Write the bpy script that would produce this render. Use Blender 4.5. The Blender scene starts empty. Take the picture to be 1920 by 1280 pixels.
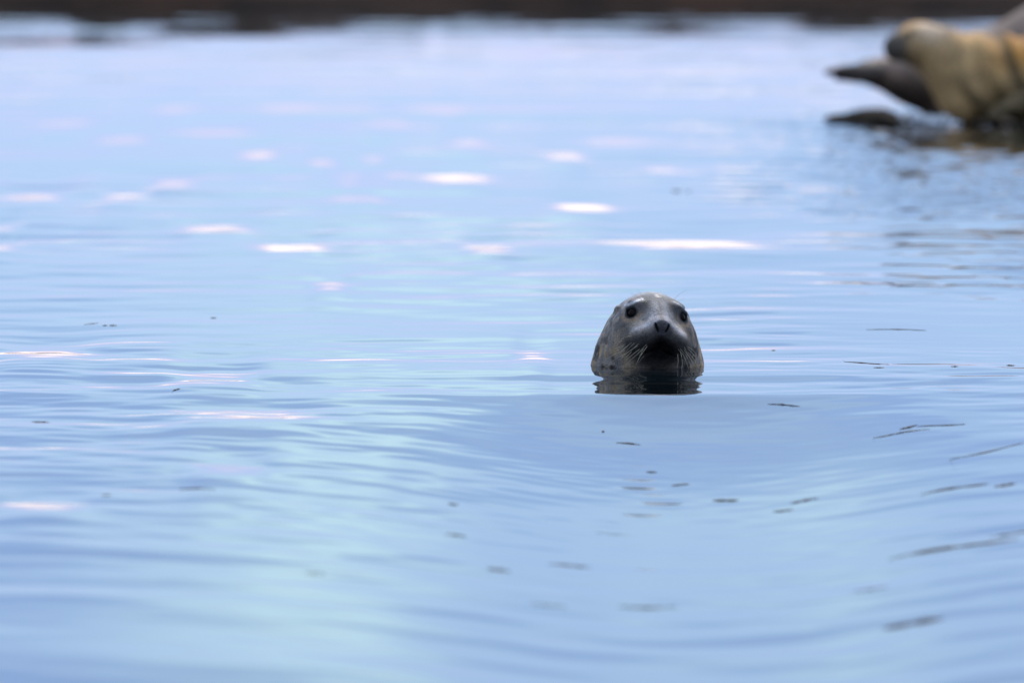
import bpy, math, random
import numpy as np

C = bpy.context.scene
R = math.radians

# ---------------------------------------------------------------- camera
CAM_H = 1.52
F_PX = 400 / 36 * 1920                      # focal length in photo pixels
PITCH = math.atan(1017 / F_PX)
cam = bpy.data.cameras.new('camera')
cam.lens = 400
cam.sensor_width = 36
cam.clip_start = 0.5
cam.clip_end = 9000
cam.dof.use_dof = True
cam.dof.focus_distance = 30.35
cam.dof.aperture_fstop = 5.0
cam.dof.aperture_blades = 9
cam_o = bpy.data.objects.new('camera', cam)
C.collection.objects.link(cam_o)
cam_o.location = (0, 0, CAM_H)
cam_o.rotation_euler = (R(90) - PITCH, 0, 0)
C.camera = cam_o
C.cycles.use_denoising = True
C.cycles.denoiser = 'OPENIMAGEDENOISE'
C.cycles.max_bounces = 8
C.view_settings.view_transform = 'Standard'
C.view_settings.look = 'None'
C.view_settings.use_curve_mapping = False
C.view_settings.gamma = 1.0
C.view_settings.exposure = 0.13

# ---------------------------------------------------------------- sky
SUN_EL, SUN_AZ = 52, 14                     # azimuth clockwise from +Y
W = bpy.data.worlds.new('World')
C.world = W
W.use_nodes = True
nt = W.node_tree
nt.nodes.clear()


def N(tree, kind, **kw):
    n = tree.nodes.new(kind)
    for k, v in kw.items():
        setattr(n, k, v)
    return n


def L(tree, a, b):
    tree.links.new(a, b)


def math_node(tree, op, a, b=None, c=None):
    n = N(tree, 'ShaderNodeMath', operation=op)
    for i, v in enumerate((a, b, c)):
        if v is None:
            continue
        if isinstance(v, (int, float)):
            n.inputs[i].default_value = v
        else:
            L(tree, v, n.inputs[i])
    return n.outputs[0]


def smooth(tree, v, lo, hi, out0=0.0, out1=1.0):
    n = N(tree, 'ShaderNodeMapRange', interpolation_type='SMOOTHSTEP')
    L(tree, v, n.inputs[0])
    for i, x in zip((1, 2, 3, 4), (lo, hi, out0, out1)):
        n.inputs[i].default_value = x
    return n.outputs[0]


def mix_col(tree, fac, a, b):
    n = N(tree, 'ShaderNodeMix', data_type='RGBA')
    if isinstance(fac, (int, float)):
        n.inputs[0].default_value = fac
    else:
        L(tree, fac, n.inputs[0])
    for i, v in ((6, a), (7, b)):
        if isinstance(v, tuple):
            n.inputs[i].default_value = (*v, 1)
        else:
            L(tree, v, n.inputs[i])
    return n.outputs[2]


def noise(tree, vec, scale, detail=3.0, rough=0.5, dist=0.0):
    n = N(tree, 'ShaderNodeTexNoise')
    if vec is not None:
        L(tree, vec, n.inputs['Vector'])
    n.inputs['Scale'].default_value = scale
    n.inputs['Detail'].default_value = detail
    n.inputs['Roughness'].default_value = rough
    n.inputs['Distortion'].default_value = dist
    return n.outputs[0]


sky = N(nt, 'ShaderNodeTexSky', sky_type='NISHITA')
sky.sun_disc = False
sky.sun_elevation = R(SUN_EL)
sky.sun_rotation = R(SUN_AZ)
sky.air_density = 0.7
sky.dust_density = 0.0
sky.ozone_density = 2.0
tc = N(nt, 'ShaderNodeTexCoord')
sep = N(nt, 'ShaderNodeSeparateXYZ')
L(nt, tc.outputs['Generated'], sep.inputs[0])
X_, Y_, Z_ = sep.outputs
az = math_node(nt, 'ARCTAN2', X_, Y_)
# broken cloud deck: direction projected on a flat layer overhead
den = math_node(nt, 'ADD', math_node(nt, 'MAXIMUM', Z_, 0.0), 0.06)
cx = N(nt, 'ShaderNodeCombineXYZ')
L(nt, math_node(nt, 'DIVIDE', X_, den), cx.inputs[0])
L(nt, math_node(nt, 'DIVIDE', Y_, den), cx.inputs[1])
deck = noise(nt, cx.outputs[0], 0.9, 6, 0.55, 0.4)
deck_m = smooth(nt, deck, 0.42, 0.66)
col = mix_col(nt, 0.5, sky.outputs[0], (3.3, 5.2, 11.4))
col = mix_col(nt, smooth(nt, Z_, 0.08, 0.17, 0.0, 0.55), col, (6.4, 9.2, 13.5))
# thin veils of high cloud seen low over the shore
cv = N(nt, 'ShaderNodeCombineXYZ')
L(nt, math_node(nt, 'MULTIPLY', az, 9.0), cv.inputs[0])
L(nt, math_node(nt, 'MULTIPLY', Z_, 24.0), cv.inputs[1])
cv.inputs[2].default_value = 3.7
veil = noise(nt, cv.outputs[0], 1.0, 4, 0.55, 0.2)
veil_m = smooth(nt, veil, 0.40, 0.68)
# bright cloud bank low along the horizon, with a ragged top
cb = N(nt, 'ShaderNodeCombineXYZ')
L(nt, math_node(nt, 'MULTIPLY', az, 22.0), cb.inputs[0])
L(nt, math_node(nt, 'MULTIPLY', Z_, 30.0), cb.inputs[1])
bank_n = noise(nt, cb.outputs[0], 1.0, 3, 0.5)
zb = math_node(nt, 'ADD', Z_, math_node(nt, 'MULTIPLY', math_node(nt, 'SUBTRACT', bank_n, 0.5), 0.004))
bank_m = smooth(nt, zb, 0.0110, 0.0155, 1.0, 0.0)
haze_m = smooth(nt, zb, 0.015, 0.044, 0.65, 0.0)

col = mix_col(nt, math_node(nt, 'MULTIPLY', math_node(nt, 'MULTIPLY', deck_m, 0.7), smooth(nt, Z_, 0.15, 0.4)), col, (8.0, 9.0, 11.0))
col = mix_col(nt, math_node(nt, 'MULTIPLY', veil_m, 0.38), col, (6.5, 9.2, 11.8))
# a brighter wisp of the same thin cloud straight ahead
wa = math_node(nt, 'POWER', math_node(nt, 'DIVIDE', math_node(nt, 'ADD', az, 0.008), 0.021), 2.0)
wz = math_node(nt, 'POWER', math_node(nt, 'DIVIDE', math_node(nt, 'SUBTRACT', Z_, 0.080), 0.030), 2.0)
wisp = math_node(nt, 'EXPONENT', math_node(nt, 'MULTIPLY', math_node(nt, 'ADD', wa, wz), -1.0))
wisp = math_node(nt, 'MULTIPLY', wisp, smooth(nt, Y_, 0.0, 0.5))
wisp = math_node(nt, 'MULTIPLY', wisp, smooth(nt, veil, 0.25, 0.6, 0.45, 1.0))
col = mix_col(nt, math_node(nt, 'MULTIPLY', wisp, 0.9), col, (8.2, 11.5, 12.5))
col = mix_col(nt, haze_m, col, (5.5, 6.4, 10.6))
col = mix_col(nt, smooth(nt, zb, 0.0145, 0.0225, 0.75, 0.0), col, (9.8, 8.4, 9.8))
col = mix_col(nt, bank_m, col, (15.5, 13.2, 12.0))
bg = N(nt, 'ShaderNodeBackground')
bg.inputs['Strength'].default_value = 0.1
L(nt, col, bg.inputs['Color'])
wo = N(nt, 'ShaderNodeOutputWorld')
L(nt, bg.outputs[0], wo.inputs[0])

# ---------------------------------------------------------------- sun through thin cloud
sun = bpy.data.lights.new('sun', 'SUN')
sun.energy = 2.6
sun.angle = R(12)
sun.color = (1.0, 0.95, 0.88)
sun_o = bpy.data.objects.new('sun', sun)
C.collection.objects.link(sun_o)
sun_o.rotation_euler = (R(SUN_EL - 90), 0, R(-SUN_AZ))      # light comes from beyond the seal, high up

# ================================================================ helpers


def pix(u, v, D):
    """point of the photo pixel (u, v) at the distance D along +Y"""
    a, b = (u - 960) / F_PX, (640 - v) / F_PX
    y = math.cos(PITCH) + b * math.sin(PITCH)
    z = -math.sin(PITCH) + b * math.cos(PITCH)
    t = D / y
    return np.array([a * t, D, CAM_H + z * t])


def on_water(u, v, z=0.0):
    b = (640 - v) / F_PX
    t = (CAM_H - z) / (math.sin(PITCH) - b * math.cos(PITCH))
    y = (math.cos(PITCH) + b * math.sin(PITCH)) * t
    return (u - 960) / F_PX * t, y


def tag(o, label=None, cat=None, group=None, kind=None):
    for k, v in (('label', label), ('category', cat), ('group', group), ('kind', kind)):
        if v:
            o[k] = v
    return o


def link(name, me, mat, parent=None):
    o = bpy.data.objects.new(name, me)
    C.collection.objects.link(o)
    if mat:
        me.materials.append(mat)
    if parent:
        o.parent = parent
    return o


def empty(name, loc):
    o = bpy.data.objects.new(name, None)
    C.collection.objects.link(o)
    o.location = loc
    o.empty_display_size = 0.1
    return o


def np_mesh(name, V, Q, smooth_shade=True):
    """mesh from an (n,3) vertex array and an (m,4) or (m,3) face array"""
    V = np.asarray(V, np.float32)
    Q = np.asarray(Q, np.int32)
    k = Q.shape[1]
    me = bpy.data.meshes.new(name)
    me.vertices.add(len(V))
    me.vertices.foreach_set('co', V.ravel())
    me.loops.add(Q.size)
    me.loops.foreach_set('vertex_index', Q.ravel())
    me.polygons.add(len(Q))
    me.polygons.foreach_set('loop_start', np.arange(0, Q.size, k, dtype=np.int32))
    me.polygons.foreach_set('loop_total', np.full(len(Q), k, np.int32))
    me.update(calc_edges=True)
    me.validate()
    if smooth_shade:
        me.polygons.foreach_set('use_smooth', np.ones(len(me.polygons), bool))
    return me


def set_col(me, rgb, wet=1.0):
    a = me.attributes.new('coat', 'FLOAT_COLOR', 'POINT')
    c = np.ones((len(me.vertices), 4), np.float32)
    c[:, :3] = rgb
    c[:, 3] = wet
    a.data.foreach_set('color', c.ravel())


def surface_nets(f, lo, hi, step):
    """closed surface f = 0 as quads (naive surface nets)"""
    lo, hi = np.array(lo, float), np.array(hi, float)
    n = np.ceil((hi - lo) / step).astype(int) + 1
    ax = [lo[i] + step * np.arange(n[i]) for i in range(3)]
    D = np.empty(n, np.float32)
    for i in range(0, n[0], 24):                # slabs, to keep memory low
        G = np.stack(np.meshgrid(ax[0][i:i + 24], ax[1], ax[2], indexing='ij'), -1)
        D[i:i + 24] = f(G.reshape(-1, 3)).reshape(G.shape[:3])
    S = D < 0
    cell = n - 1
    corners = [(a, b, c) for a in (0, 1) for b in (0, 1) for c in (0, 1)]
    cnt = np.zeros(cell, np.int8)
    for a, b, c in corners:
        cnt += S[a:a + cell[0], b:b + cell[1], c:c + cell[2]]
    act = np.argwhere((cnt > 0) & (cnt < 8))
    idx = -np.ones(cell, np.int64)
    idx[tuple(act.T)] = np.arange(len(act))
    pos = np.zeros((len(act), 3))
    k = np.zeros(len(act))
    edges = [(p, q) for p in corners for q in corners if sum(q) - sum(p) == 1 and all(y >= x for x, y in zip(p, q))]
    for p, q in edges:
        A = tuple((act + p).T)
        B = tuple((act + q).T)
        d0, d1 = D[A], D[B]
        m = (d0 < 0) != (d1 < 0)
        t = np.where(m, d0 / np.where(m, d0 - d1, 1), 0)
        pos += m[:, None] * (np.array(p) + t[:, None] * (np.array(q) - np.array(p)))
        k += m
    V = lo + step * (act + pos / k[:, None])
    Q = []
    for d in range(3):
        e1, e2 = (d + 1) % 3, (d + 2) % 3
        sl0 = [slice(None)] * 3
        sl1 = [slice(None)] * 3
        sl0[d] = slice(0, -1)
        sl1[d] = slice(1, None)
        a, b = S[tuple(sl0)], S[tuple(sl1)]
        for flip, M in ((False, a & ~b), (True, ~a & b)):
            P = np.argwhere(M)
            ok = (P[:, e1] > 0) & (P[:, e2] > 0) & (P[:, e1] < cell[e1]) & (P[:, e2] < cell[e2]) & (P[:, d] < cell[d])
            P = P[ok]
            u = np.zeros(3, int)
            v = np.zeros(3, int)
            u[e1] = 1
            v[e2] = 1
            q = [idx[tuple(x.T)] for x in (P - u - v, P - v, P, P - u)]
            if flip:
                q = q[::-1]
            Q.append(np.stack(q, 1))
    Q = np.concatenate(Q)
    Q = Q[(Q >= 0).all(1)]
    return V, Q


def ell(P, c, r):
    r = np.array(r, float)
    q = P - np.array(c, float)
    k0 = np.sqrt(((q / r) ** 2).sum(1))
    k1 = np.sqrt(((q / r ** 2) ** 2).sum(1)) + 1e-9
    return k0 * (k0 - 1) / k1


def cone(P, a, b, ra, rb):
    """rounded cone, radius running linearly from a to b"""
    a, b = np.array(a, float), np.array(b, float)
    d = b - a
    t = np.clip(((P - a) @ d) / (d @ d), 0, 1)
    q = P - a - t[:, None] * d
    return np.sqrt((q ** 2).sum(1)) - (ra + (rb - ra) * t)


def smin(a, b, k):
    h = np.clip(0.5 + 0.5 * (b - a) / k, 0, 1)
    return b + (a - b) * h - k * h * (1 - h)


def smax(a, b, k):
    return -smin(-a, -b, k)


def ss(x, a, b):
    t = np.clip((x - a) / (b - a), 0, 1)
    return t * t * (3 - 2 * t)


def vnoise(P, scale, seed=0):
    """cheap smooth value noise, about -1 to 1"""
    rs = np.random.RandomState(seed)
    T = rs.uniform(-1, 1, 4096).astype(np.float32)
    q = np.asarray(P, np.float64) * scale + 1000
    i = np.floor(q).astype(np.int64)
    f = q - i
    f = f * f * (3 - 2 * f)
    out = 0
    for a in (0, 1):
        for b in (0, 1):
            for c in (0, 1):
                h = ((i[:, 0] + a) * 73856093 ^ (i[:, 1] + b) * 19349663 ^ (i[:, 2] + c) * 83492791) & 4095
                w = (f[:, 0] if a else 1 - f[:, 0]) * (f[:, 1] if b else 1 - f[:, 1]) * (f[:, 2] if c else 1 - f[:, 2])
                out = out + T[h] * w
    return out


def tube(pts, radii, sides=6, flat=1.0):
    """swept tube along pts (n,3), flattened vertically by flat"""
    pts = np.asarray(pts, float)
    n = len(pts)
    V, Q = [], []
    for i in range(n):
        t = pts[min(i + 1, n - 1)] - pts[max(i - 1, 0)]
        t /= np.linalg.norm(t) + 1e-9
        up = np.array([0, 0, 1.0]) if abs(t[2]) < 0.9 else np.array([0, 1.0, 0])
        a = np.cross(t, up)
        a /= np.linalg.norm(a)
        b = np.cross(a, t)
        for s in range(sides):
            w = 2 * math.pi * s / sides
            V.append(pts[i] + radii[i] * (a * math.cos(w) + b * math.sin(w) * flat))
    for i in range(n - 1):
        for s in range(sides):
            Q.append((i * sides + s, i * sides + (s + 1) % sides, (i + 1) * sides + (s + 1) % sides, (i + 1) * sides + s))
    V += [pts[0], pts[-1]]
    F = [(q[0], q[1], q[2]) for q in Q] + [(q[0], q[2], q[3]) for q in Q]
    c0, c1 = n * sides, n * sides + 1
    for s in range(sides):
        F.append((c0, (s + 1) % sides, s))
        F.append((c1, (n - 1) * sides + s, (n - 1) * sides + (s + 1) % sides))
    return np.array(V), np.array(F)


# ================================================================ materials


def principled(name, base=(0.1, 0.1, 0.1), rough=0.5, spec=0.5, ior=1.5, coat=0.0):
    m = bpy.data.materials.new(name)
    m.use_nodes = True
    p = m.node_tree.nodes['Principled BSDF']
    p.inputs['Base Color'].default_value = (*base, 1)
    p.inputs['Roughness'].default_value = rough
    p.inputs['Specular IOR Level'].default_value = spec
    p.inputs['IOR'].default_value = ior
    p.inputs['Coat Weight'].default_value = coat
    p.inputs['Coat Roughness'].default_value = 0.15
    return m, m.node_tree, p


def fur(name, speck, rough, bump, coat):
    """short wet coat: colour from the coat marks and painted light on the mesh, flecked and ruffled by noise"""
    m, t, p = principled(name, rough=rough, spec=0.4, coat=coat)
    at = N(t, 'ShaderNodeAttribute', attribute_name='coat')
    tcn = N(t, 'ShaderNodeTexCoord')
    n1 = noise(t, tcn.outputs['Object'], speck, 5, 0.65)
    n2 = noise(t, tcn.outputs['Object'], speck * 7, 3, 0.6)
    f = math_node(t, 'ADD', smooth(t, n1, 0.3, 0.7, 0.72, 1.28), smooth(t, n2, 0.3, 0.7, -0.28, 0.28))
    vm = N(t, 'ShaderNodeVectorMath', operation='SCALE')
    L(t, at.outputs['Color'], vm.inputs[0])
    L(t, f, vm.inputs['Scale'])
    L(t, vm.outputs[0], p.inputs['Base Color'])
    L(t, math_node(t, 'MULTIPLY', at.outputs['Alpha'], coat), p.inputs['Coat Weight'])
    L(t, smooth(t, at.outputs['Alpha'], 0.0, 1.0, 0.04, 0.24), p.inputs['Specular IOR Level'])
    L(t, smooth(t, n1, 0.3, 0.7, rough - 0.1, rough + 0.15), p.inputs['Roughness'])
    b = N(t, 'ShaderNodeBump')
    b.inputs['Strength'].default_value = bump
    b.inputs['Distance'].default_value = 0.004
    L(t, n2, b.inputs['Height'])
    L(t, b.outputs[0], p.inputs['Normal'])
    return m


def rocky(name, c0, c1, scale, rough=0.55, spec=0.3):
    m, t, p = principled(name, rough=rough, spec=spec)
    tcn = N(t, 'ShaderNodeTexCoord')
    n1 = noise(t, tcn.outputs['Object'], scale, 6, 0.65)
    L(t, mix_col(t, smooth(t, n1, 0.35, 0.65), c0, c1), p.inputs['Base Color'])
    b = N(t, 'ShaderNodeBump')
    b.inputs['Strength'].default_value = 0.6
    b.inputs['Distance'].default_value = 0.02
    L(t, n1, b.inputs['Height'])
    L(t, b.outputs[0], p.inputs['Normal'])
    return m


M_water, wt, wp = principled('water', (0.004, 0.008, 0.010), 0.02, 0.5, 1.333)
M_wet_fur = fur('wet_grey_fur', 38, 0.48, 0.6, 0.05)
M_tan_fur = fur('tan_fur', 9, 0.7, 0.3, 0.0)
M_brown_fur = fur('brown_fur', 9, 0.6, 0.3, 0.05)
M_eye, _, _ = principled('eye', (0.010, 0.006, 0.005), 0.08, 0.12, 1.34)
M_whisker, _, _ = principled('whisker', (0.48, 0.38, 0.26), 0.4)
M_kelp = rocky('kelp', (0.04, 0.028, 0.016), (0.11, 0.08, 0.045), 60, 0.35)
M_weed_rock = rocky('weed_rock', (0.007, 0.005, 0.004), (0.026, 0.016, 0.010), 5, 0.8, 0.12)
M_shore = rocky('shore', (0.005, 0.003, 0.002), (0.026, 0.013, 0.008), 1.1, 0.95, 0.03)
M_foam, _, _ = principled('foam', (0.75, 0.75, 0.76), 0.5)

# ================================================================ water surface
SEAL = np.array([0.365, 30.4, 0.0])

rs = np.random.RandomState(11)


def wave_set(n, l0, l1, slope, spread):
    out = []
    for _ in range(n):
        lam = math.exp(rs.uniform(math.log(l0), math.log(l1)))
        th = rs.normal(0, spread)
        k = 2 * math.pi / lam
        out.append((k * math.sin(th), k * math.cos(th), slope / k / math.sqrt(n / 2), rs.uniform(0, 6.283)))
    return out


W_LONG = wave_set(20, 1.2, 4.0, 0.0045, 0.7)
W_MID = wave_set(40, 0.28, 0.85, 0.0125, 0.75)
W_FINE = wave_set(40, 0.12, 0.28, 0.010, 0.7)

# smooth pools in the troughs that lie flat enough to mirror the bright cloud: photo pixel, width, strength
POOLS = [(85, 664, 170, 1.15), (405, 709, 150, 1.1), (455, 774, 260, 1.2), (548, 464, 130, 1.1), (405, 427, 140, .8),
         (855, 333, 130, 1.0), (672, 376, 110, 1.1), (655, 345, 80, .8), (1095, 390, 115, 1.0), (915, 466, 90, .9),
         (1290, 459, 270, 1.1), (620, 534, 70, .7), (1000, 667, 60, .7), (330, 205, 90, .62), (545, 203, 110, .62),
         (482, 292, 70, .8), (120, 232, 120, .6), (400, 250, 160, .62), (730, 232, 90, .6), (880, 268, 90, .62), (1150, 265, 220, .6), (980, 105, 110, .6), (230, 262, 120, .6), (610, 305, 70, .75), (690, 345, 90, .85), (835, 207, 80, .62), (325, 345, 90, .7), (8, 426, 60, .9), (5, 463, 60, .7),
         (60, 369, 130, .8), (235, 369, 90, .7), (430, 868, 150, .7), (80, 944, 170, .8),
         (1245, 318, 80, .6), (1060, 293, 90, .8), (1540, 354, 110, .7), 
         (700, 325, 180, .6), (1690, 330, 160, .6), (1420, 95, 90, .5), (700, 296, 60, .6),
         (120, 80, 330, .9), (420, 62, 240, .8), (1270, 62, 200, .7), (590, 52, 120, .6), (1560, 50, 150, .7)]
POOL_W = []
for u, v, w, s in POOLS:
    x, y = on_water(u, v)
    d_px = y * y / (CAM_H * F_PX)
    dip = max(0.0, CAM_H / y - 0.0095 - 0.022 * max(0.0, 1 - s)) * 0.5          # tilt that mirrors the low cloud bank
    POOL_W.append((x, y, w * 0.5 * y / F_PX * 1.0, d_px * float(np.interp(y, [28, 34, 42], [20, 17, 14])), dip))


def height(x, y):
    """water height at world x, y (arrays)"""
    x = np.asarray(x, float)
    y = np.asarray(y, float)
    sh = x.shape
    P = np.stack([x.ravel(), y.ravel(), 0 * x.ravel()], 1)
    mf = (0.6 + 0.9 * vnoise(P * (0.8, 0.3, 1), 1.0, 5)).reshape(sh)
    mf = np.clip(mf, 0.1, 1.6)
    dx, dy = x - SEAL[0], y - SEAL[1]
    r = np.sqrt(dx * dx + dy * dy) + 1e-6
    calm = 1 - 0.68 * np.exp(-(dx / 0.5) ** 2 - ((dy + 3.9) / 4.6) ** 4)
    near = ss(y, 19.0, 27.0)
    far_ = 0.75 + 0.25 * ss(y, 23, 27) - 0.5 * ss(y, 38, 52) + 0.35 * ss(y, 25, 29) * (1 - ss(y, 35, 40)) + 1.6 * ss(x, 0.7, 1.7) * ss(y, 34.2, 37.5) * (1 - ss(y, 53, 56))
    ruffle = 1 + 3.4 * ss(x, 0.7, 1.7) * ss(y, 34.2, 37.5) * (1 - ss(y, 53, 56))
    lull = 1 - 0.9 * ss(x, 0.5, 1.1) * ss(y, 29.5, 32) * (1 - ss(y, 33.5, 36))
    h = np.zeros(sh)
    for kx, ky, a, p in W_LONG:
        h += a * np.sin(kx * x + ky * y + p)
    for kx, ky, a, p in W_MID:
        th = kx * x + ky * y + p
        h += a * (np.sin(th) + 0.22 * np.sin(2 * th)) * (0.35 + 0.65 * mf) * far_
    for kx, ky, a, p in W_FINE:
        h += a * np.sin(kx * x + ky * y + p) * mf * (0.2 + 0.8 * near) * far_ * ruffle * (1 + 0.9 * (1 - calm)) * (1 + 0.3 * ss(y, 22, 25) * (1 - ss(y, 31, 34)))
    # faint broken rings spreading from the seal
    ang = np.arctan2(dx, dy)
    brk = np.clip(0.6 + 0.8 * np.sin(3.1 * ang + 2.3 * r + 1.0) * np.sin(5.3 * ang - 1.7 * r), 0, 1.3)
    h += 0.0007 * np.cos(2 * math.pi * r / 0.46 + 0.6 + 0.7 * np.sin(4 * ang)) * np.exp(-((r - 0.3) / 1.9) ** 2) * ss(r, 0.05, 0.3) * brk
    h += 0.0003 * np.cos(2 * math.pi * r / 0.21 + np.sin(3 * ang)) * np.exp(-((r - 0.8) / 2.2) ** 2) * ss(r, 0.1, 0.5) * brk
    h *= calm * lull
    # slow swell lifting towards the animal
    g = 0.5 * np.exp(-(dx / 0.6) ** 4) + 0.5 * np.exp(-(dx / 1.6) ** 2)
    h += np.interp(-dy, SWELL_D, SWELL_H) * g
    return h


prof_d = np.array([-3.0, -1.2, 0.0, 0.48, 0.55, 0.64, 0.70, 1.30, 1.38, 1.6, 1.9, 30])
prof_s = np.array([0.0, -0.008, -0.004, -0.002, 0.05, 0.05, -0.004, -0.002, 0.045, 0.03, 0.0, 0.0])
SWELL_D = np.linspace(-3, 30, 6601)
sl = np.interp(SWELL_D, prof_d, prof_s)
SWELL_H = -np.cumsum(sl) * (SWELL_D[1] - SWELL_D[0])
SWELL_H += 0.005 - np.interp(0.0, SWELL_D, SWELL_H)
SWELL_H *= 1 - ss(SWELL_D, 3.0, 12.5)
SWELL_H *= ss(SWELL_D, -3.0, -1.0)


def build_water():
    ny = 1300
    Yv = 16.5 * (84.5 / 16.5) ** (np.arange(ny + 1) / ny)
    nx = 460
    hw = 1.7 + 0.052 * Yv
    U = np.linspace(-1, 1, nx + 1)
    Xg = hw[:, None] * U[None, :]
    Yg = np.repeat(Yv[:, None], nx + 1, 1)
    fade = ss(1 - np.abs(U), 0, 0.08)[None, :] * (ss(Yv, 16.5, 19.6) * (1 - ss(Yv, 80, 84.5)))[:, None]
    Zg = height(Xg, Yg)
    dY = np.gradient(Yv)[:, None]
    slope = np.gradient(Zg, axis=0) / dY
    # wind ripples lean towards the beach: their far sides are gentler than the near ones
    floor_e = np.interp(Yg, [42, 55, 70], [0.025, 0.023, 0.018])
    ds = np.maximum(-(CAM_H / Yg - floor_e) * 0.5 - slope, 0) * 0.9 * (1 - ss(Xg, 0.5, 1.1) * ss(Yg, 33, 35)) * dY
    cor = np.cumsum(ds, axis=0)
    c = np.cumsum(np.pad(cor, ((1, 0), (0, 0))), axis=0)
    i = np.arange(ny + 1)
    a_, b_ = np.maximum(i - 160, 0), np.minimum(i + 161, ny + 1)
    Zg = Zg + cor - (c[b_] - c[a_]) / (b_ - a_)[:, None]
    slope = np.gradient(Zg, axis=0) / dY
    # a gentle rise of the water towards the animal, so that the ripples in front of it mirror the sky
    x0, y0 = SEAL[0], SEAL[1]
    d = y0 - Yg
    need = (0.300 / np.maximum(d, 0.3) - CAM_H / Yg) * 0.5 + 0.003
    wx = np.clip(0.25 + 0.40 * (d - 1.36), 0.25, 1.0)
    wob = 0.02 * np.sin(Xg * 23 + 1) + 0.015 * np.sin(Xg * 51)
    k = ss(d + wob, 1.36, 1.41) * (1 - ss(d, 6.5, 9.0)) * np.exp(-(np.abs(Xg - x0) / wx) ** 3)
    drop = np.cumsum((np.maximum(need - slope, 0) * k * dY)[::-1], axis=0)[::-1]
    for _ in range(3):                      # even it out from side to side
        c = np.cumsum(np.pad(drop, ((0, 0), (8, 7)), mode='edge'), axis=1)
        c = np.pad(c, ((0, 0), (1, 0)))
        drop = (c[:, 15:nx + 16] - c[:, :nx + 1]) / 15
    Zg = Zg - drop
    # smooth pools in the troughs
    for px, py, wx, wy, dip in POOL_W:
        i0, i1 = np.searchsorted(Yv, py - 7 * wy), np.searchsorted(Yv, py + 7 * wy)
        Xs, Ys, dys = Xg[i0:i1], Yg[i0:i1], dY[i0:i1]
        sl_ = np.gradient(Zg[i0:i1], axis=0) / dys
        ex, ey = (Xs - px) / wx, (Ys - py) / wy
        w = np.exp(-np.abs(ex + 0.2 * np.sin(ey * 2)) ** 4 * 0.7) * np.exp(-(np.abs(ey) * (1 + 0.5 * ex ** 2)) ** 4) * 0.985
        ds = w * (-dip * (1 + 0.02 * ey) - sl_)
        comp = np.exp(-(ey / 3.2) ** 2) * (1 - np.exp(-np.abs(ey) ** 3)) * (1 - ss(np.abs(ey), 6, 7))
        ds = ds - comp * (ds * dys).sum(0) / (comp * dys).sum(0)
        Zg[i0:i1] += np.cumsum(ds * dys, axis=0)
    Zg *= fade
    V = np.stack([Xg, Yg, Zg], -1).reshape(-1, 3)
    i = np.arange(ny)[:, None] * (nx + 1) + np.arange(nx)[None, :]
    Q = np.stack([i, i + 1, i + nx + 2, i + nx + 1], -1).reshape(-1, 4)
    # open water all round, out to the horizon
    B = 4000.0
    k = len(V)
    outer = np.array([(-B, -B, 0), (B, -B, 0), (B, B, 0), (-B, B, 0)])
    a, b, c, d = 0, nx, ny * (nx + 1) + nx, ny * (nx + 1)
    Q2 = np.array([(k, k + 1, b, a), (k + 1, k + 2, c, b), (k + 2, k + 3, d, c), (k + 3, k, a, d)])
    me = np_mesh('water', np.vstack([V, outer]), np.vstack([Q, Q2]))
    fl = np.ones(len(me.polygons), bool)
    fl[-4:] = False
    me.polygons.foreach_set('use_smooth', fl)
    tag(link('water', me, M_water), kind='structure')
    return Yv, hw, U, Zg


W_Y, W_HW, W_U, W_Z = build_water()


def level(x, y):
    """height of the built water surface at one point"""
    i = int(np.clip(np.searchsorted(W_Y, y), 0, len(W_Y) - 1))
    return float(np.interp(x, W_HW[i] * W_U, W_Z[i]))

# ================================================================ far shore


def build_shore():
    nx, ny = 240, 60
    xs = np.linspace(-60, 60, nx + 1)
    t = np.linspace(0, 1, ny + 1)
    ys = 80.4 + 10 * t ** 1.5
    Xg, Yg = np.meshgrid(xs, ys)
    P = np.stack([Xg.ravel(), Yg.ravel(), 0 * Xg.ravel()], 1)
    nz = (vnoise(P, 0.7, 3) * 0.6 + vnoise(P, 2.1, 4) * 0.3 + vnoise(P, 5.0, 6) * 0.15).reshape(Xg.shape)
    edge = 82.5 + 0.2 * vnoise(np.stack([xs, 0 * xs, 0 * xs], 1), 0.5, 8) + 0.14 * vnoise(np.stack([xs, 0 * xs, 0 * xs], 1), 1.9, 9)
    d = Yg - edge[None, :]
    Z = np.where(d < 0, d * 0.25, 0.24 * (1 - np.exp(-np.maximum(d, 0) / 1.6))) + 0.09 * nz * ss(d, -0.6, 1.0)
    V = np.stack([Xg, Yg, Z], -1).reshape(-1, 3)
    i = np.arange(ny)[:, None] * (nx + 1) + np.arange(nx)[None, :]
    Q = np.stack([i, i + 1, i + nx + 2, i + nx + 1], -1).reshape(-1, 4)
    k = len(V)
    a, b = ny * (nx + 1), ny * (nx + 1) + nx
    ext = np.array([(-3000, 3000, 0.5), (3000, 3000, 0.5), (-3000, 90.4, .3), (3000, 90.4, .3), (-3000, 80.4, -.4), (3000, 80.4, -.4)])
    Q2 = np.array([(a, b, k + 1, k), (k + 2, a, k, k), (b, k + 3, k + 1, k + 1)])
    me = np_mesh('shore', np.vstack([V, ext]), np.vstack([Q, Q2[:1]]))
    return tag(link('shore', me, M_shore), kind='structure')


build_shore()


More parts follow.
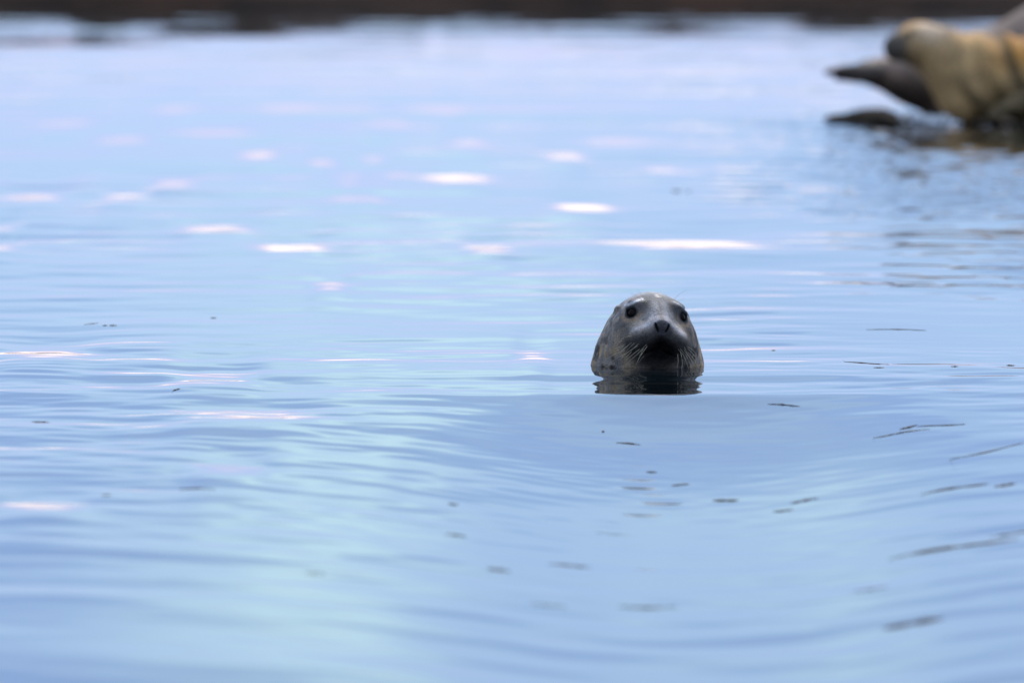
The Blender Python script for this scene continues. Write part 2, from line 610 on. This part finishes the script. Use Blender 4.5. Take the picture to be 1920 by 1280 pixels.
def boulder(name, c, r, seed, mat, parent=None, amp=0.22, step=0.06):
    r = np.array(r, float)

    def f(P):
        d = ell(P, (0, 0, 0), r)
        return d + amp * r.min() * (vnoise(P / r, 1.6, seed) + 0.5 * vnoise(P / r, 4.0, seed + 1))
    V, Q = surface_nets(f, -r * 1.45, r * 1.45, r.min() * step * 2)
    o = link(name, np_mesh(name, V, Q), mat, parent)
    o.location = c
    return o


rr = random.Random(4)
for k, u in enumerate((40, 190, 345, 480, 610, 735, 870, 985, 1120, 1250, 1330, 1460, 1600, 1750)):
    y = 83.6 + rr.uniform(0.0, 1.0)
    x = (u - 960) / F_PX * y
    o = boulder('shore_rock', (x, y, 0.03), (rr.uniform(.25, .5), rr.uniform(.25, .4), rr.uniform(.12, .2)), 20 + k, M_weed_rock)
    tag(o, 'dark weed covered rock in the blurred shore strip along the top edge', 'rock', 'rocks along the far shore')

# ================================================================ grey seal in the water
seal = empty('grey_seal', SEAL)
tag(seal, 'wet dark grey seal with only its head above the calm blue water, facing the camera', 'seal', 'seals')
HP = np.array([0.005, 0.02, 0.1035])          # pivot of the head
yaw, roll, pit = R(10.5), R(5.5), R(-5.5)
Rz = np.array([[math.cos(yaw), -math.sin(yaw), 0], [math.sin(yaw), math.cos(yaw), 0], [0, 0, 1]])
Ry = np.array([[math.cos(roll), 0, math.sin(roll)], [0, 1, 0], [-math.sin(roll), 0, math.cos(roll)]])
Rx = np.array([[1, 0, 0], [0, math.cos(pit), -math.sin(pit)], [0, math.sin(pit), math.cos(pit)]])
HR = Ry @ Rz @ Rx


def head_local(P):
    return (P - HP) @ HR


def head_world(p):
    return HR @ np.array(p, float) + HP


EYE = [np.array([s * 0.0655, -0.0735, 0.034]) for s in (-1, 1)]
EYE_N = [np.array([s * 0.72, -0.68, 0.12]) / np.linalg.norm([0.72, 0.68, 0.12]) for s in (-1, 1)]


def seal_sdf(P):
    q = head_local(P)
    a = q * np.array([1, 1, 1.0])
    a[:, 0] = np.abs(a[:, 0])               # the head is the same on both sides
    d = ell(a, (0, 0.0, 0.010), (0.092, 0.112, 0.086))
    d = smin(d, cone(a, (0, -0.035, 0.030), (0, -0.122, 0.000), 0.058, 0.034), 0.03)     # bridge of the nose
    d = smin(d, ell(a, (0.052, -0.056, 0.060), (0.026, 0.03, 0.014)), 0.02)              # brow
    d = smin(d, ell(a, (0.036, -0.104, -0.030), (0.047, 0.050, 0.036)), 0.028)           # whisker pads
    d = smin(d, ell(a, (0.034, -0.094, -0.050), (0.042, 0.046, 0.034)), 0.020)
    d = smin(d, ell(a, (0, -0.064, -0.080), (0.056, 0.058, 0.030)), 0.024)               # lower jaw
    d = smin(d, ell(a, (0.058, -0.040, -0.03), (0.050, 0.06, 0.060)), 0.035)             # cheeks
    d = smin(d, ell(a, (0, -0.143, 0.000), (0.025, 0.016, 0.018)), 0.014)                # nose pad
    d = smin(d, ell(a, (0, -0.142, -0.022), (0.013, 0.012, 0.016)), 0.012)
    # groove under the nose, mouth line, nostrils
    d = smax(d, -cone(a, (0, -0.160, -0.034), (0, -0.150, -0.056), 0.004, 0.005), 0.006)
    d = smax(d, -cone(a, (0.0, -0.142, -0.064), (0.060, -0.115, -0.072), 0.004, 0.003), 0.006)
    d = smax(d, -cone(a, (0.0205, -0.156, 0.010), (0.0110, -0.160, -0.012), 0.0028, 0.0024), 0.003)
    # eye sockets with rims
    e, en = EYE[1], EYE_N[1]
    v = a - e
    t = v @ en
    rad = np.sqrt(np.maximum((v ** 2).sum(1) - t * t, 0))
    ring = np.sqrt((rad - 0.0166) ** 2 + (t - 0.003) ** 2) - 0.0042
    d = smin(d, ring, 0.008)
    d = smax(d, -(np.sqrt((v ** 2).sum(1)) - 0.0150), 0.003)
    d = smin(d, cone(a, e + np.array((-0.015, -0.007, 0.0125)), e + np.array((0.013, 0.008, 0.0115)), 0.0052, 0.0052), 0.007)   # upper lid
    # small ear flaps
    d = smin(d, ell(a, (0.087, 0.012, 0.046), (0.007, 0.010, 0.006)), 0.006)
    # neck, widening below the water
    nk = smin(ell(P, (-0.001, 0.075, 0.0), (0.147, 0.14, 0.168)), cone(P, (-0.004, 0.10, -0.06), (-0.004, 0.17, -0.2), 0.150, 0.21), 0.04)
    d = smin(d, nk, 0.06)
    d = d + 0.0012 * vnoise(P, 55, 2) * ss(P[:, 1], -0.10, 0.0)
    return d


def seal_coat_and_light(P):
    q = head_local(P)
    ax = np.abs(q[:, 0])
    base = np.array([0.27, 0.222, 0.186])
    dark = np.array([0.055, 0.045, 0.041])
    tan = np.array([0.46, 0.31, 0.18])
    c = np.repeat(base[None], len(P), 0)

    def lay(colr, m):
        nonlocal c
        m = np.clip(m, 0, 1)[:, None]
        c = c * (1 - m) + np.array(colr) * m
    n1, n2 = vnoise(P, 22, 31), vnoise(P, 60, 32)
    low = 1 - ss(P[:, 2], 0.05, 0.12)
    lay(tan, ss(n1 + 0.5 * n2, 0.05, 0.5) * low * 0.8 * ss(P[:, 1], -0.14, -0.05))
    n3 = vnoise(P * (1, 1, 0.8), 34, 37) + 0.6 * vnoise(P, 85, 38)
    lay(dark, ss(-n1 + 0.5 * n2, 0.05, 0.45) * (0.75 + 0.2 * low))
    lay((0.40, 0.30, 0.21), ss(n3, 0.35, 0.6) * 0.7 * (1 - ss(q[:, 2], 0.02, 0.06)))
    lay((0.035, 0.029, 0.026), ss(vnoise(P, 42, 51) + 0.4 * n2, 0.38, 0.6) * 0.55 * (1 - ss(q[:, 2], 0.03, 0.08)) * ss(q[:, 1], -0.09, -0.05))
    lay((0.055, 0.044, 0.038), np.exp(-(((ax - 0.088) / 0.022) ** 2 + ((q[:, 2] + 0.006) / 0.034) ** 2)) * 0.75 * (q[:, 1] < 0.02))
    # darker between and around the eyes; crown painted pale for its sheen
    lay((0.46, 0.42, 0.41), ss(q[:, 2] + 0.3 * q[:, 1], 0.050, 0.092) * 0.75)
    lay((0.45, 0.41, 0.41), np.exp(-((ax - 0.018) / 0.016) ** 2) * ss(-q[:, 1], 0.06, 0.10) * ss(q[:, 2], -0.005, 0.015) * 0.7)  # highlight on the bridge of the nose, painted as a pale streak
    lay((0.06, 0.048, 0.042), np.exp(-(((ax - 0.034) / 0.020) ** 2 + ((q[:, 2] - 0.060) / 0.020) ** 2)) * 0.9 * (q[:, 1] < 0))
    e = EYE[1]
    de = np.sqrt((ax - e[0]) ** 2 + (q[:, 1] - e[1]) ** 2 + (q[:, 2] - e[2]) ** 2)
    lay((0.045, 0.038, 0.035), (1 - ss(de, 0.022, 0.048)) * 0.8)
    lay((0.38, 0.23, 0.13), np.exp(-((de - 0.0275) / 0.007) ** 2) * ss(e[2] - q[:, 2] + 0.006, -0.006, 0.012) * np.clip(0.6 + 0.5 * n1, 0.25, 0.9))
    lay((0.012, 0.010, 0.010), 1 - ss(de, 0.0195, 0.0235))
    # pale brow mark
    bz = 0.056 + 0.018 * ss(0.085 - ax, 0.0, 0.045)
    lay((0.75, 0.69, 0.67), np.exp(-((q[:, 2] - bz) / 0.0035) ** 2) * ss(ax, 0.034, 0.044) * (1 - ss(ax, 0.078, 0.09)) * (q[:, 1] < -0.02) * np.where(q[:, 0] < 0, 0.9, 0.45))
    # dark muzzle coat, with the shade under the chin painted in as black
    lay((0.50, 0.47, 0.48), np.exp(-((q[:, 2] + 0.55 * ax - 0.026 + 0.004 * n1) / 0.009) ** 2) * ss(ax, 0.022, 0.034) * (1 - ss(ax, 0.06, 0.085)) * (q[:, 1] < -0.07) * 0.6)  # wet highlight along the muzzle side, painted into the colour
    front = 1 - ss(q[:, 1], -0.115, -0.075)
    lay((0.045, 0.039, 0.037), front * (1 - ss(q[:, 2] + 0.55 * ax + 0.006 * n1, -0.004, 0.028)) * 0.93)
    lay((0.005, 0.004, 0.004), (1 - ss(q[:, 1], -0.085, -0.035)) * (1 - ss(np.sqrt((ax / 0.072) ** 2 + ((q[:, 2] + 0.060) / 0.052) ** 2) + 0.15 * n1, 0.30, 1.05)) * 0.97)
    lay((0.062, 0.055, 0.058), (1 - ss(np.sqrt((ax / 0.025) ** 2 + ((q[:, 2] + 0.002) / 0.024) ** 2), 0.75, 1.0)) * (q[:, 1] < -0.125) * 0.9)
    lay((0.004, 0.003, 0.003), 1 - ss(cone(np.stack([ax, q[:, 1], q[:, 2]], 1), (0.0205, -0.156, 0.010), (0.0110, -0.160, -0.012), 0.0028, 0.0024), 0.0, 0.0022))
    wet = ss(P[:, 2], 0.07, 0.17) * ss(q[:, 1], -0.13, -0.09) * (1 - 0.9 * np.clip(front * 1.3, 0, 1) * (1 - ss(q[:, 2], -0.02, 0.02)))
    lay((0.22, 0.15, 0.09), 1 - ss(np.sqrt((ax - 0.093) ** 2 + (q[:, 1] - 0.012) ** 2 + (q[:, 2] - 0.046) ** 2), 0.006, 0.012))
    return c, wet


V, Q = surface_nets(seal_sdf, (-0.23, -0.19, -0.10), (0.23, 0.33, 0.22), 0.0024)
me = np_mesh('body', V, Q)
set_col(me, *seal_coat_and_light(V))
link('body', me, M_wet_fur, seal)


def sphere(r, n=24, m=16, sq=(1, 1, 1)):
    V, F = [], []
    for i in range(m + 1):
        a = math.pi * i / m
        for j in range(n):
            b = 2 * math.pi * j / n
            V.append((r * sq[0] * math.sin(a) * math.cos(b), r * sq[1] * math.sin(a) * math.sin(b), r * sq[2] * math.cos(a)))
    for i in range(m):
        for j in range(n):
            F.append((i * n + j, (i + 1) * n + j, (i + 1) * n + (j + 1) % n, i * n + (j + 1) % n))
    return np.array(V), np.array(F)


for e, en in zip(EYE, EYE_N):
    V, F = sphere(0.0153)
    o = link('eye', np_mesh('eye', V, F), M_eye, seal)
    o.location = head_world(e - en * 0.0040)


def skin_y(x, z):
    """first hit of the head when looking along +y at x, z"""
    ys = np.linspace(-0.2, 0.3, 1001)
    d = seal_sdf(np.stack([0 * ys + x, ys, 0 * ys + z], 1))
    i = np.argmax(d < 0)
    return ys[i] if d[i] < 0 else 0.0


def crop(cu, cv):
    return (cu - 800) * 0.000278, (880 - cv) * 0.000278


WHISK = [((640, 556), (575, 545), (528, 590), .02), ((560, 650), (450, 670), (408, 752), .03), ((585, 690), (450, 725), (342, 822), .03),
         ((600, 725), (480, 755), (410, 842), .03), ((640, 700), (570, 760), (528, 826), .02), ((790, 640), (720, 720), (668, 832), -.01),
         ((720, 670), (620, 740), (560, 800), .0), ((760, 660), (690, 720), (610, 790), -.005), ((610, 640), (520, 690), (470, 770), .02),
         ((545, 600), (505, 615), (490, 650), .02), ((700, 640), (600, 690), (500, 790), .01),
         ((1170, 680), (1250, 740), (1276, 832), .02), ((1155, 700), (1255, 780), (1286, 900), .02), ((1145, 725), (1195, 800), (1216, 905), .01),
         ((1100, 700), (1135, 810), (1105, 895), -.005), ((1135, 690), (1200, 760), (1245, 870), .015), ((1165, 660), (1240, 690), (1268, 760), .02),
         ((1075, 720), (1085, 800), (1070, 860), -.01), ((1120, 720), (1165, 800), (1180, 880), .0),
         ((770, 226), (740, 160), (688, 108), -.03), ((742, 232), (690, 180), (622, 142), -.03), ((755, 236), (725, 200), (690, 180), -.02),
         ((1030, 236), (1070, 160), (1168, 116), -.03), ((1050, 246), (1090, 225), (1136, 205), -.03)]
rw = random.Random(77)
for _ in range(16):                         # finer ones between the long bristles
    side = rw.random() < 0.6
    cu, cv = (rw.uniform(560, 800), rw.uniform(600, 740)) if side else (rw.uniform(1060, 1170), rw.uniform(650, 740))
    ln = rw.uniform(70, 150)
    an = rw.uniform(0.4, 1.1)
    ux = -math.cos(an) if side else 0.45 * math.cos(an)
    WHISK.append(((cu, cv), (cu + ux * ln * 0.55, cv + 0.25 * ln), (cu + ux * ln, cv + math.sin(an) * ln), rw.uniform(-0.005, 0.02)))
for i, (a, b, c, dy) in enumerate(WHISK):
    p = [crop(*q) for q in (a, b, c)]
    y0 = skin_y(*p[0]) + 0.004
    P0 = np.array([p[0][0], y0, p[0][1]])
    P1 = np.array([p[1][0], y0 - 0.022 + dy * 0.3, p[1][1]])
    P2 = np.array([p[2][0], y0 - 0.012 + dy, p[2][1]])
    t = np.linspace(0, 1, 12)[:, None]
    pts = (1 - t) ** 2 * P0 + 2 * t * (1 - t) * P1 + t * t * P2
    r0 = 0.00062 if i < 19 else 0.0004
    V, F = tube(pts, np.linspace(r0, r0 * 0.45, 12), 5)
    link('whisker', np_mesh('whisker', V, F), M_whisker, seal)

# ================================================================ hauled out seals
MP = 53 / F_PX                              # metres per photo pixel at the skerry


def far(u, v, D=53.0):
    p = pix(u, v, D)
    return p[0], p[2]


# low rock the seals lie on, awash
skerry = boulder('skerry', (3.55, 53.85, -0.12), (1.9, 1.02, 0.20), 71, M_weed_rock, amp=0.12, step=0.05)
tag(skerry, 'low dark rock awash under the hauled out seals', 'rock', 'rocks at the haul out')
px_, pz_ = far(1650, 230, 53.2)
low = boulder('weed_rock', (px_, 53.3, 0.018), (0.25, 0.16, 0.035), 75, M_weed_rock, amp=0.3, step=0.07)
tag(low, 'small dark weedy rock low in the water left of the tan seal', 'rock', 'rocks at the haul out')
lump = boulder('weed_rock', (far(1635, 215, 53.2)[0], 53.25, 0.045), (0.12, 0.06, 0.026), 78, M_weed_rock, amp=0.3, step=0.07)
tag(lump, 'dark knob of weed standing on the small rock left of the tan seal', 'rock', 'rocks at the haul out')

tan_seal = empty('tan_seal', (2.3, 53.0, 0.0))
tag(tan_seal, 'blurred tan seal with golden back lying on the rock, head turned left', 'seal', 'seals')


def tan_sdf(P):
    d = cone(P, (-0.385, -0.02, 0.375), (-0.15, 0.05, 0.255), 0.108, 0.155)          # head to neck
    d = smin(d, cone(P, (-0.44, -0.06, 0.385), (-0.505, -0.10, 0.365), 0.085, 0.068), 0.05)   # muzzle
    d = smin(d, cone(P, (-0.26, 0.0, 0.27), (-0.19, 0.02, 0.15), 0.13, 0.13), 0.06)  # chest
    d = smin(d, cone(P, (-0.14, 0.05, 0.22), (0.45, 0.15, 0.21), 0.185, 0.225), 0.08)
    d = smin(d, cone(P, (0.45, 0.15, 0.22), (1.1, 0.25, 0.21), 0.225, 0.21), 0.08)
    d = smin(d, cone(P, (1.1, 0.25, 0.20), (1.65, 0.3, 0.12), 0.20, 0.07), 0.08)
    s = P[:, 0] + 0.55 * (P[:, 2] - 0.2)
    fold = np.sin(s * 48 + 2.0 * vnoise(P, 5, 3)) * (1 - ss(P[:, 0], 0.05, 0.3)) * ss(P[:, 0], -0.33, -0.2)
    return d + 0.011 * fold + 0.006 * vnoise(P, 9, 12)


def tan_coat_and_shade(P):
    c = np.repeat(np.array([[0.50, 0.29, 0.12]]), len(P), 0)

    def lay(colr, m):
        nonlocal c
        m = np.clip(m, 0, 1)[:, None]
        c = c * (1 - m) + np.array(colr) * m
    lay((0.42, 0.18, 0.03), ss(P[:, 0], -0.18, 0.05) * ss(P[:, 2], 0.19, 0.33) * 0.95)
    lay((0.10, 0.065, 0.025), (1 - ss(P[:, 2], 0.13, 0.29)) * ss(P[:, 0], -0.22, 0.05) * 0.85)  # shade on the belly painted in, darker towards the bottom
    s = P[:, 0] + 0.55 * (P[:, 2] - 0.2)
    lay((0.12, 0.08, 0.035), ss(np.sin(s * 30 + 1.5 * vnoise(P, 6, 3)), 0.1, 0.9) * ss(P[:, 0], -0.30, -0.15) * 0.75)  # dark bands paint crease shade into the neck folds
    lay((0.70, 0.50, 0.34), np.exp(-(((P[:, 0] + 0.35) / 0.08) ** 2 + ((P[:, 2] - 0.45) / 0.06) ** 2)) * 0.8)
    lay((0.05, 0.045, 0.04), (1 - ss(P[:, 0], -0.50, -0.41)) * (1 - ss(P[:, 2], 0.42, 0.465)) * 0.92)
    lay((0.06, 0.055, 0.05), np.exp(-(((P[:, 0] + 0.27) / 0.03) ** 2 + ((P[:, 2] - 0.445) / 0.02) ** 2)) * 0.6)
    return c


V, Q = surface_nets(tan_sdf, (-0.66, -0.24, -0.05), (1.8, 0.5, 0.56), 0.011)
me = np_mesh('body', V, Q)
set_col(me, tan_coat_and_shade(V))
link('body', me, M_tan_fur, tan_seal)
for p in ((-0.452, -0.125, 0.425), (-0.495, 0.01, 0.42)):
    V, F = sphere(0.017)
    o = link('eye', np_mesh('eye', V, F), M_eye, tan_seal)
    o.location = p


def flipper_mesh(pts, widths, thick, digits, seed):
    """flat flipper: broad blade with lobed end, along pts"""
    pts = np.asarray(pts, float)

    def f(P):
        d = None
        for i in range(len(pts) - 1):
            dd = cone(P, pts[i], pts[i + 1], widths[i], widths[i + 1])
            d = dd if d is None else smin(d, dd, 0.02)
        return d
    lo = pts.min(0) - max(widths) - 0.03
    hi = pts.max(0) + max(widths) + 0.03
    return surface_nets(f, lo, hi, thick)


# fore flipper folded along the belly
V, Q = surface_nets(lambda P: ell((P - np.array((0.02, -0.155, 0.10))) @ np.array([[math.cos(.5), 0, -math.sin(.5)], [0, 1, 0], [math.sin(.5), 0, math.cos(.5)]]), (0, 0, 0), (0.13, 0.022, 0.04)) + 0.004 * np.sin(P[:, 2] * 120),
                    (-0.2, -0.24, -0.05), (0.25, -0.05, 0.26), 0.01)
me = np_mesh('fore_flipper', V, Q)
set_col(me, np.array([0.17, 0.115, 0.055]))
link('fore_flipper', me, M_tan_fur, tan_seal)

brown = empty('brown_seal', (2.3, 54.0, 0.0))
tag(brown, 'mauve brown seal lying behind the tan seal, its pointed tail end raised to the left', 'seal', 'seals')


def brown_sdf(P):
    d = cone(P, (-0.62, -0.10, 0.225), (-0.40, 0.0, 0.20), 0.058, 0.125)
    d = smin(d, cone(P, (-0.40, 0.0, 0.20), (-0.10, 0.1, 0.22), 0.115, 0.17), 0.06)
    d = smin(d, cone(P, (-0.10, 0.1, 0.22), (0.30, 0.2, 0.30), 0.17, 0.262), 0.08)
    d = smin(d, cone(P, (0.30, 0.2, 0.30), (1.0, 0.3, 0.30), 0.262, 0.285), 0.08)
    d = smin(d, cone(P, (1.0, 0.3, 0.27), (1.5, 0.3, 0.2), 0.26, 0.13), 0.08)
    d = smin(d, cone(P, (-0.38, 0.0, 0.14), (-0.28, 0.02, 0.03), 0.07, 0.045), 0.05)
    return d + 0.006 * vnoise(P, 8, 22)


V, Q = surface_nets(brown_sdf, (-0.75, -0.25, -0.05), (1.72, 0.65, 0.62), 0.012)
me = np_mesh('body', V, Q)
bc = np.repeat(np.array([[0.22, 0.15, 0.108]]), len(V), 0)
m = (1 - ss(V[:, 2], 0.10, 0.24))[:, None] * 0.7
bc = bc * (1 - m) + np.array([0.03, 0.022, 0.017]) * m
set_col(me, bc)
link('body', me, M_brown_fur, brown)
for dy_, dz_ in ((-0.06, 0.0), (0.05, -0.012)):
    V, Q = surface_nets(lambda P: smin(smin(cone(P, (0.06, 0, 0), (-0.10, 0, 0.012), 0.045, 0.022), cone(P, (-0.02, 0, 0.01), (-0.17, -0.01, 0.008), 0.03, 0.011), 0.015),
                                       cone(P, (-0.02, 0, -0.01), (-0.12, 0.01, -0.018), 0.03, 0.012), 0.015), (-0.24, -0.1, -0.1), (0.16, 0.1, 0.1), 0.008)
    me = np_mesh('hind_flipper', V, Q)
    set_col(me, np.array([0.085, 0.062, 0.048]))
    o = link('hind_flipper', me, M_brown_fur, brown)
    o.location = (-0.64, -0.10 + dy_, 0.225 + dz_)

# foam where the water washes against the rock
fx, fz = far(1738, 224, 52.85)
fv, ff = [], []
rf = random.Random(9)
for i in range(70):
    V, F = sphere(rf.uniform(0.006, 0.017), 8, 5)
    V = V + np.array([rf.gauss(0, 0.055), rf.gauss(0, 0.05), 0.012 + abs(rf.gauss(0, 0.022))])
    ff.append(F + sum(len(v) for v in fv))
    fv.append(V)
o = link('foam', np_mesh('foam', np.vstack(fv), np.vstack(ff)), M_foam)
o.location = (fx, 52.85, 0.0)
tag(o, 'small white splash of foam at the foot of the tan seal', 'foam', kind='stuff')

# ================================================================ floating weed
# photo pixel, width in pixels, height in pixels, slant, label
DEBRIS = [
    (172, 607, 24, 3, 0.1, 'thin brown sliver, the left end of a row of three specks at the left'),
    (197, 610, 9, 4, 0, 'tiny middle speck in the row of three at the left'),
    (212, 610, 14, 4, 0, 'dark right hand speck in the row of three at the left'),
    (400, 596, 11, 4, 0, 'lone dark speck up and right of the row of three specks'),
    (331, 730, 13, 5, 0.2, 'dark speck between the two white pools left of centre'),
    (76, 791, 34, 5, -0.05, 'dark flat scrap of weed left of the longest white pool'),
    (1268, 358, 18, 7, 0, 'blurred dark clump afloat above the seal head, bigger of two'),
    (1291, 359, 10, 5, 0, 'blurred speck just right of the dark clump above the seal head'),
    (1178, 812, 46, 4, -0.03, 'slim dark twig of weed just below the reflection of the seal head'),
    (1131, 773, 5, 6, 0, 'dot like bit of weed right under the reflection of the seal head'),
    (1222, 884, 20, 4, 0, 'small brown scrap below the slim twig under the seal'),
    (1276, 908, 36, 5, 0.05, 'brown scrap below and right of the slim twig under the seal'),
    (1360, 938, 50, 9, 0, 'dark blurred clump of weed down right of the seal'),
    (1468, 957, 40, 5, 0, 'faint scrap of weed, lower of the pair right of the dark clump'),
    (1508, 938, 54, 6, 0.05, 'faint scrap of weed, upper of the pair right of the dark clump'),
    (935, 1068, 44, 9, 0, 'dark blurred clump of weed low in the middle of the water'),
    (1068, 1060, 80, 6, 0.03, 'long thin blurred scrap right of the clump low in the middle'),
    (855, 1003, 40, 7, 0, 'blurred brown scrap above the clump low in the middle'),
    (850, 945, 20, 5, 0, 'small blurred scrap straight up from the low middle clumps'),
    (590, 1074, 40, 4, 0, 'faint lone scrap of weed at the bottom left'),
    (1215, 1138, 110, 6, 0.03, 'wide faint scrap of weed at the bottom right of centre'),
    (1030, 1134, 70, 4, 0, 'faint scrap of weed at the bottom below the thin blurred one'),
    (1703, 800, 36, 6, 0.12, 'dark weed tuft at the left end of strands on the right'),
    (1765, 797, 90, 3, 0.0, 'thin dark strand trailing right from the weed tuft'),
    (1690, 811, 110, 3, 0.04, 'thin strand floating just below the dark weed tuft'),
    (1850, 846, 150, 4, 0.11, 'dark strand slanting up to the right edge'),
    (1885, 909, 44, 8, 0.05, 'dark blurred weed clump at the right edge below the slanting strand'),
    (1790, 915, 130, 6, 0.05, 'long blurred strand left of the clump at the right edge'),
    (1790, 1026, 250, 11, 0.04, 'broad dark blurred strand of weed low on the right'),
    (1898, 1000, 90, 7, 0.05, 'blurred strand at the right edge above the broad dark strand'),
    (1712, 1168, 120, 15, 0.02, 'largest blurred dark patch of weed in the bottom right corner'),
    (1630, 1105, 70, 5, 0.0, 'pale blurred strand above the largest patch at the bottom right'),
    (1625, 681, 80, 4, -0.06, 'thin brown strand right of the seal head at its waterline'),
    (1648, 689, 20, 3, 0, 'tiny scrap just below the thin strand right of the seal head'),
    (1680, 618, 110, 3, -0.02, 'very thin pale strand up right of the seal head'),
    (1895, 685, 16, 5, 0, 'dark speck at the right edge level with the waterline of the seal'),
    (1790, 687, 14, 4, 0, 'small speck between the thin strand and the right edge'),
    (1470, 750, 60, 3, -0.05, 'hair thin strand right of the reflection of the seal head'),
    (1450, 657, 8, 4, 0, 'tiny dot of weed right of the whiskers of the seal'),
    (370, 916, 70, 4, -0.04, 'faint blurred strand low on the left'),
    (200, 928, 20, 4, 0, 'faint small scrap left of the faint blurred strand low on the left'),
]
rd = random.Random(21)
for i, (u, v, w, hgt, slant, label) in enumerate(DEBRIS):
    x, y = on_water(u, v)
    for _ in range(4):                      # where that line of sight meets the rippled surface
        x, y = on_water(u, v, level(x, y))
    m = y / F_PX
    ln = w * m
    rz = hgt * m * 0.18
    n = 14
    t = np.linspace(-0.5, 0.5, n)
    ph = rd.uniform(0, 6)
    yw = slant * ln / (CAM_H / y) * t + 0.12 * ln * np.sin(t * 5 + ph) * (1 if w > 30 else 0.4)
    pts = np.stack([t * ln, yw, 0 * t], 1)
    rad = rz * 1.5 * (0.25 + 0.75 * np.abs(np.sin(t * rd.uniform(5, 10) + ph)) * (0.6 + 0.4 * np.abs(np.sin(t * 17 + ph)))) * (1 - (2 * np.abs(t)) ** 1.6) + 0.0003
    pts[:, 2] = np.array([level(x + q[0], y + q[1]) for q in pts]) + rz * 0.35
    V, F = tube(pts, rad * 1.15, 7)
    V[:, 1] = yw[np.minimum(np.arange(len(V)) // 7, n - 1)] + (V[:, 1] - yw[np.minimum(np.arange(len(V)) // 7, n - 1)]) * 2.2
    V += 0.3 * rz * np.stack([vnoise(V, 300, i), vnoise(V, 300, i + 50), vnoise(V, 300, i + 90)], 1)
    o = link('floating_weed', np_mesh('floating_weed', V, F), M_kelp)
    o.location = (x, y, 0)
    tag(o, label, 'seaweed', 'bits of weed floating on the water')
